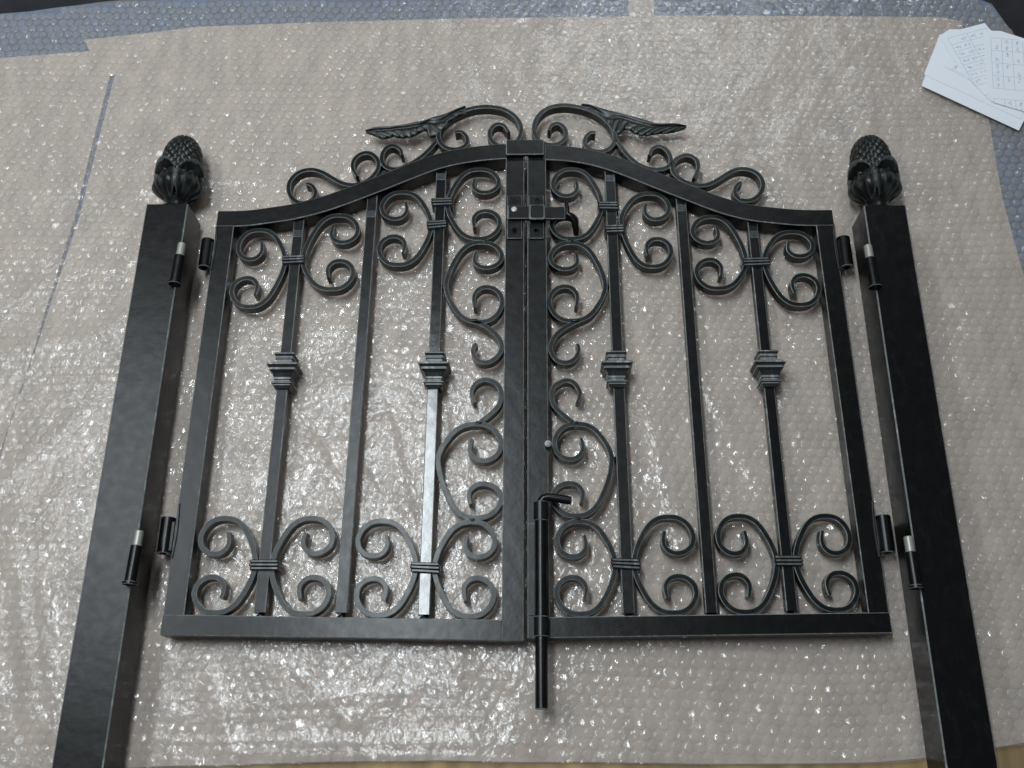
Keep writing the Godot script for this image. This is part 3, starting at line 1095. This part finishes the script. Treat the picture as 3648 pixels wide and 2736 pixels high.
func right_leaf() -> void:
	var t := thing("gate_leaf", "right leaf of the black iron gate, carrying the drop bolt", "gate", "leaves of the iron double gate")
	var tr := [V(0.0250, -0.3392), V(0.0560, -0.3367), V(0.0905, -0.3295), V(0.1210, -0.3185), V(0.1530, -0.3035), V(0.1900, -0.2852), V(0.2260, -0.2680), V(0.2650, -0.2500), V(0.3000, -0.2390), V(0.3300, -0.2345), V(0.3600, -0.2308), V(0.3900, -0.2296), V(0.4104, -0.2295)]
	straight(t, "hinge_stile", V(0.3986, -0.2240), V(0.4040, 0.3060), 0.0118, 0.0004, 0.0247)
	straight(t, "meeting_stile", V(0.01235, -0.3495), V(0.01330, 0.3250), 0.0128, 0.0006, 0.0249)
	rail_curve(t, tr)
	straight(t, "bottom_rail", V(0.0264, 0.3128), V(0.4156, 0.3062), 0.0118, 0.0, 0.0253)
	straight(t, "bar", V(0.1137, -0.3130), V(0.1180, 0.2955), 0.0070, 0.0052, 0.0192)
	straight(t, "bar", V(0.2095, -0.2680), V(0.2140, 0.2945), 0.0068, 0.0052, 0.0192)
	straight(t, "bar", V(0.3038, -0.2300), V(0.3070, 0.2920), 0.0066, 0.0052, 0.0192)
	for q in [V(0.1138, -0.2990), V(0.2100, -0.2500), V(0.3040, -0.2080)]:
		lit_bar_patch(t, q)
	boss(t, 0.1137, 0.0)
	boss(t, 0.3066, 0.0)
	for q in [V(0.1182, 0.300), V(0.2142, 0.299), V(0.3072, 0.297)]:
		weld(t, Vector3(q.x, 0.0100, q.y - 0.0015), Vector3(0.0058, 0.0055, 0.0040))
	for d in [
		[.3143, -.1669, .3811, -.2115, .3823, -.1027, 0.17, 0.32], [.291, -.1686, .2227, -.2362, .2241, -.1273, 0.41, -0.05],
		[.1267, -.2312, .1927, -.2741, .1922, -.1606, 0.05, 0.4], [.1015, -.2575, .0349, -.3149, .0327, -.2042, 0.25, 0.26],
		[.3166, .2341, .3832, .1795, .3845, .2908, 0.17, 0.24], [.2946, .2341, .2278, .1797, .2266, .2936, 0.16, 0.27],
		[.1262, .2379, .1982, .1807, .1977, .2947, 0.225, 0.25], [.1044, .2379, .0358, .1861, .0343, .2964, 0.17, 0.265],
		[.1027, -.1324, .0306, -.1977, .0288, -.0814, 0.39, 0.01], [.1042, .1077, .0335, .0615, .0312, .1794, 0, 0.43]]:
		c_scroll(d, t, 0.0)
	s_scroll([V(.0676, -.0821), V(.049, -.072), V(.0363, -.0604), V(.0306, -.0474), V(.0303, -.0374), V(.038, -.0252), V(.0496, -.0219), V(.0601, -.0266), V(.0655, -.0372), V(.0659, -.0437), V(.0641, -.048)], t, "s_scroll", 0.0, 0.028)
	s_scroll([V(.0566, .0593), V(.0424, .047), V(.0331, .036), V(.0308, .0232), V(.0342, .0103), V(.0489, .0025), V(.06, .0067), V(.0662, .0178), V(.0657, .0252), V(.063, .0325)], t, "s_scroll", 0.0, 0.028)
	s_scroll([V(.2942, -.291), V(.2864, -.285), V(.2838, -.2728), V(.2903, -.2632), V(.304, -.2618), V(.3167, -.2704), V(.3236, -.2866), V(.3194, -.302), V(.308, -.3109), V(.2924, -.3127), V(.2779, -.3063), V(.2633, -.2961), V(.247, -.2875), V(.2314, -.2872), V(.2161, -.2936), V(.2028, -.3055), V(.2009, -.3201), V(.2095, -.3321), V(.2238, -.3366), V(.2353, -.328), V(.2361, -.3134), V(.2294, -.298)], t, "crest_scroll", 0.025, 0.028)
	s_scroll([V(.17, -.3368), V(.174, -.3467), V(.184, -.3519), V(.1943, -.3454), V(.1997, -.3306), V(.1965, -.3191), V(.1856, -.3136), V(.1699, -.3142), V(.1561, -.3206), V(.1433, -.3323), V(.1324, -.3483), V(.1248, -.3633)], t, "crest_scroll", 0.028, 0.0)
	s_scroll([V(.0957, -.3761), V(.0889, -.3762), V(.0816, -.3682), V(.0804, -.3553), V(.0888, -.3463), V(.1038, -.344), V(.1164, -.3506), V(.1231, -.3655), V(.1193, -.3849), V(.1063, -.402), V(.0894, -.4141), V(.0696, -.4212), V(.0478, -.4237), V(.0278, -.4185), V(.0136, -.4038), V(.0082, -.3842), V(.0135, -.3658), V(.0274, -.3565), V(.0417, -.3569), V(.0529, -.3675), V(.0531, -.3815), V(.0442, -.392), V(.0339, -.3893), V(.0297, -.3796)], t, "crest_scroll", 0.025, 0.028)
	acanthus(t, [V(.2245, -.3852), V(.2091, -.3912), V(.1858, -.3905), V(.1682, -.3972), V(.1415, -.4063), V(.1148, -.4155), V(.0968, -.4223), V(.086, -.4258), V(.0769, -.4249)], [V(.2240, -.3828), V(.2029, -.3751), V(.1814, -.3733), V(.167, -.3702), V(.1528, -.3726), V(.1406, -.3813), V(.1242, -.3719), V(.114, -.3893), V(.0965, -.4095), V(.076, -.4194)])
	for q in [[.3035, -.165, .037, 0.02], [.110, -.2535, .0285, -0.02], [.1175, -.217, .027, 0.02], [.1165, .238, .0348, -0.03], [.3077, .2342, .0332, 0.0]]:
		collar(t, q[0], q[1], q[2], q[3])
	weld(t, Vector3(.0640, 0.0152, -.0820), Vector3(0.010, 0.0045, 0.0035))
	weld(t, Vector3(.0580, 0.0152, -.2010), Vector3(0.007, 0.0045, 0.0045))
	weld(t, Vector3(.0600, 0.0152, .0605), Vector3(0.008, 0.0045, 0.0035))
	weld(t, Vector3(.0610, 0.0152, .1830), Vector3(0.006, 0.0045, 0.0040))
	weld(t, Vector3(.1065, 0.0140, .1080), Vector3(0.0035, 0.0052, 0.0065))
	weld(t, Vector3(.1050, 0.0130, -.1330), Vector3(0.0030, 0.0045, 0.0050))
	gate_hinge(t, 0.4222, -0.2017, -0.1567, 0.4110)
	gate_hinge(t, 0.4252, 0.1794, 0.2244, 0.4145)
	# sliding latch
	var m2 := MB.new()
	m2.box(Vector3(0.0116, 0.0266, -0.2330), Vector3(0.0202, 0.0028, 0.0668), 0.0007, DARK, WEAR)
	var pl := part("latch_plate", m2, iron, t)
	for q in [V(0.0135, -0.2576), V(0.0120, -0.2110)]:
		screw(pl, q, 0.0281)
	var m3 := MB.new()
	m3.box(Vector3(0.0128, 0.0325, -0.2350), Vector3(0.0206, 0.0115, 0.0228), 0.0016, DARK, WEAR)
	part("latch_keeper", m3, iron, t)
	var m4 := MB.new()
	m4.box(Vector3(0.0370, 0.0300, -0.2362), Vector3(0.0276, 0.0060, 0.0190), 0.0008, DARK, WEAR)
	var lb := part("latch_bolt", m4, iron, t)
	var m5 := MB.new()
	m5.tube(PackedVector3Array([Vector3(0.0525, 0.031, -0.2535), Vector3(0.0535, 0.031, -0.245), Vector3(0.0538, 0.0300, -0.236), Vector3(0.0580, 0.028, -0.2335), Vector3(0.0630, 0.025, -0.2290), Vector3(0.0655, 0.020, -0.2180), Vector3(0.0657, 0.013, -0.2130)]), PackedFloat32Array([0.0026, 0.0030, 0.0036, 0.0046, 0.0050, 0.0044, 0.0034]), 12, DARK)
	part("latch_tail", m5, iron, lb)
	# drop bolt
	var bolt := MB.new()
	bolt.box(Vector3(0.0046, 0.0262, 0.2450), Vector3(0.0078, 0.0022, 0.1080), 0.0006, MID, WEAR)
	part("bolt_strip", bolt, iron, t)
	var rod := MB.new()
	rod.lathe(Vector3(0.0165, 0.0338, 0.1690), Vector3(0, 0, 1), [[0.0, 0.0], [0.0, 0.0066], [0.0008, 0.0072], [0.2337, 0.0072], [0.2345, 0.0064], [0.2345, 0.0]], 20, DARK, WEAR)
	var rd := part("drop_bolt", rod, iron, t)
	var hd := MB.new()
	hd.tube(PackedVector3Array([Vector3(0.0165, 0.0338, 0.1700), Vector3(0.0168, 0.0345, 0.1655), Vector3(0.0195, 0.0352, 0.1620), Vector3(0.0245, 0.0355, 0.1607), Vector3(0.0350, 0.0355, 0.1622), Vector3(0.0450, 0.0353, 0.1640), Vector3(0.0530, 0.0352, 0.1652)]), PackedFloat32Array([0.0050, 0.0050, 0.0050, 0.0050, 0.0052, 0.0053, 0.0050]), 12, DARK)
	part("bolt_handle", hd, iron, rd)
	for q in [[0.1666, 0.1900, 0.0088], [0.3020, 0.3246, 0.0086]]:
		var sl := MB.new()
		var l: float = q[1] - q[0]
		var r: float = q[2]
		sl.lathe(Vector3(0.0165, 0.0338, q[0]), Vector3(0, 0, 1), [[0.0, 0.0070], [0.0, r - 0.0007], [0.0007, r], [l - 0.0007, r], [l, r - 0.0007], [l, 0.0070]], 20, MID, WEAR)
		part("bolt_sleeve", sl, iron, t)
	var sd := MB.new()
	sd.lathe(Vector3(0.0255, 0.0200, 0.0935), Vector3.UP, [[0.0, 0.0044], [0.0165, 0.0044], [0.0173, 0.0036], [0.0175, 0.0]], 16, MID, WEAR)
	part("stop_stud", sd, iron, t)
	# weld dashes along the bottom rail
	weld(t, Vector3(0.1060, 0.0252, 0.3105), Vector3(0.0060, 0.0006, 0.0010))


func posts() -> void:
	var t := thing("gate_post", "left square black iron gate post with pine cone finial, blue-grey sheen on its face", "gate post", "gate posts beside the leaves")
	straight(t, "shaft", V(-0.4850, -0.2405), V(-0.4862, 0.7000), 0.0284, 0.0, 0.0560, 0.0015)
	finial(t, -0.4845, -0.2405, 0.20)
	hinge_pin(t, -0.4538, -0.1753, -0.1570, -0.1150, -0.4550)
	hinge_pin(t, -0.4535, 0.2088, 0.2262, 0.2720, -0.4550)
	var t2 := thing("gate_post", "right square black iron gate post with pine cone finial, nearly pure black face", "gate post", "gate posts beside the leaves")
	straight(t2, "shaft", V(0.4695, -0.2280), V(0.4712, 0.7000), 0.0274, 0.0, 0.0560, 0.0015)
	finial(t2, 0.4700, -0.2280, -0.25)
	hinge_pin(t2, 0.4376, -0.1642, -0.1458, -0.1038, 0.4388)
	hinge_pin(t2, 0.4358, 0.2153, 0.2328, 0.2746, 0.4365)
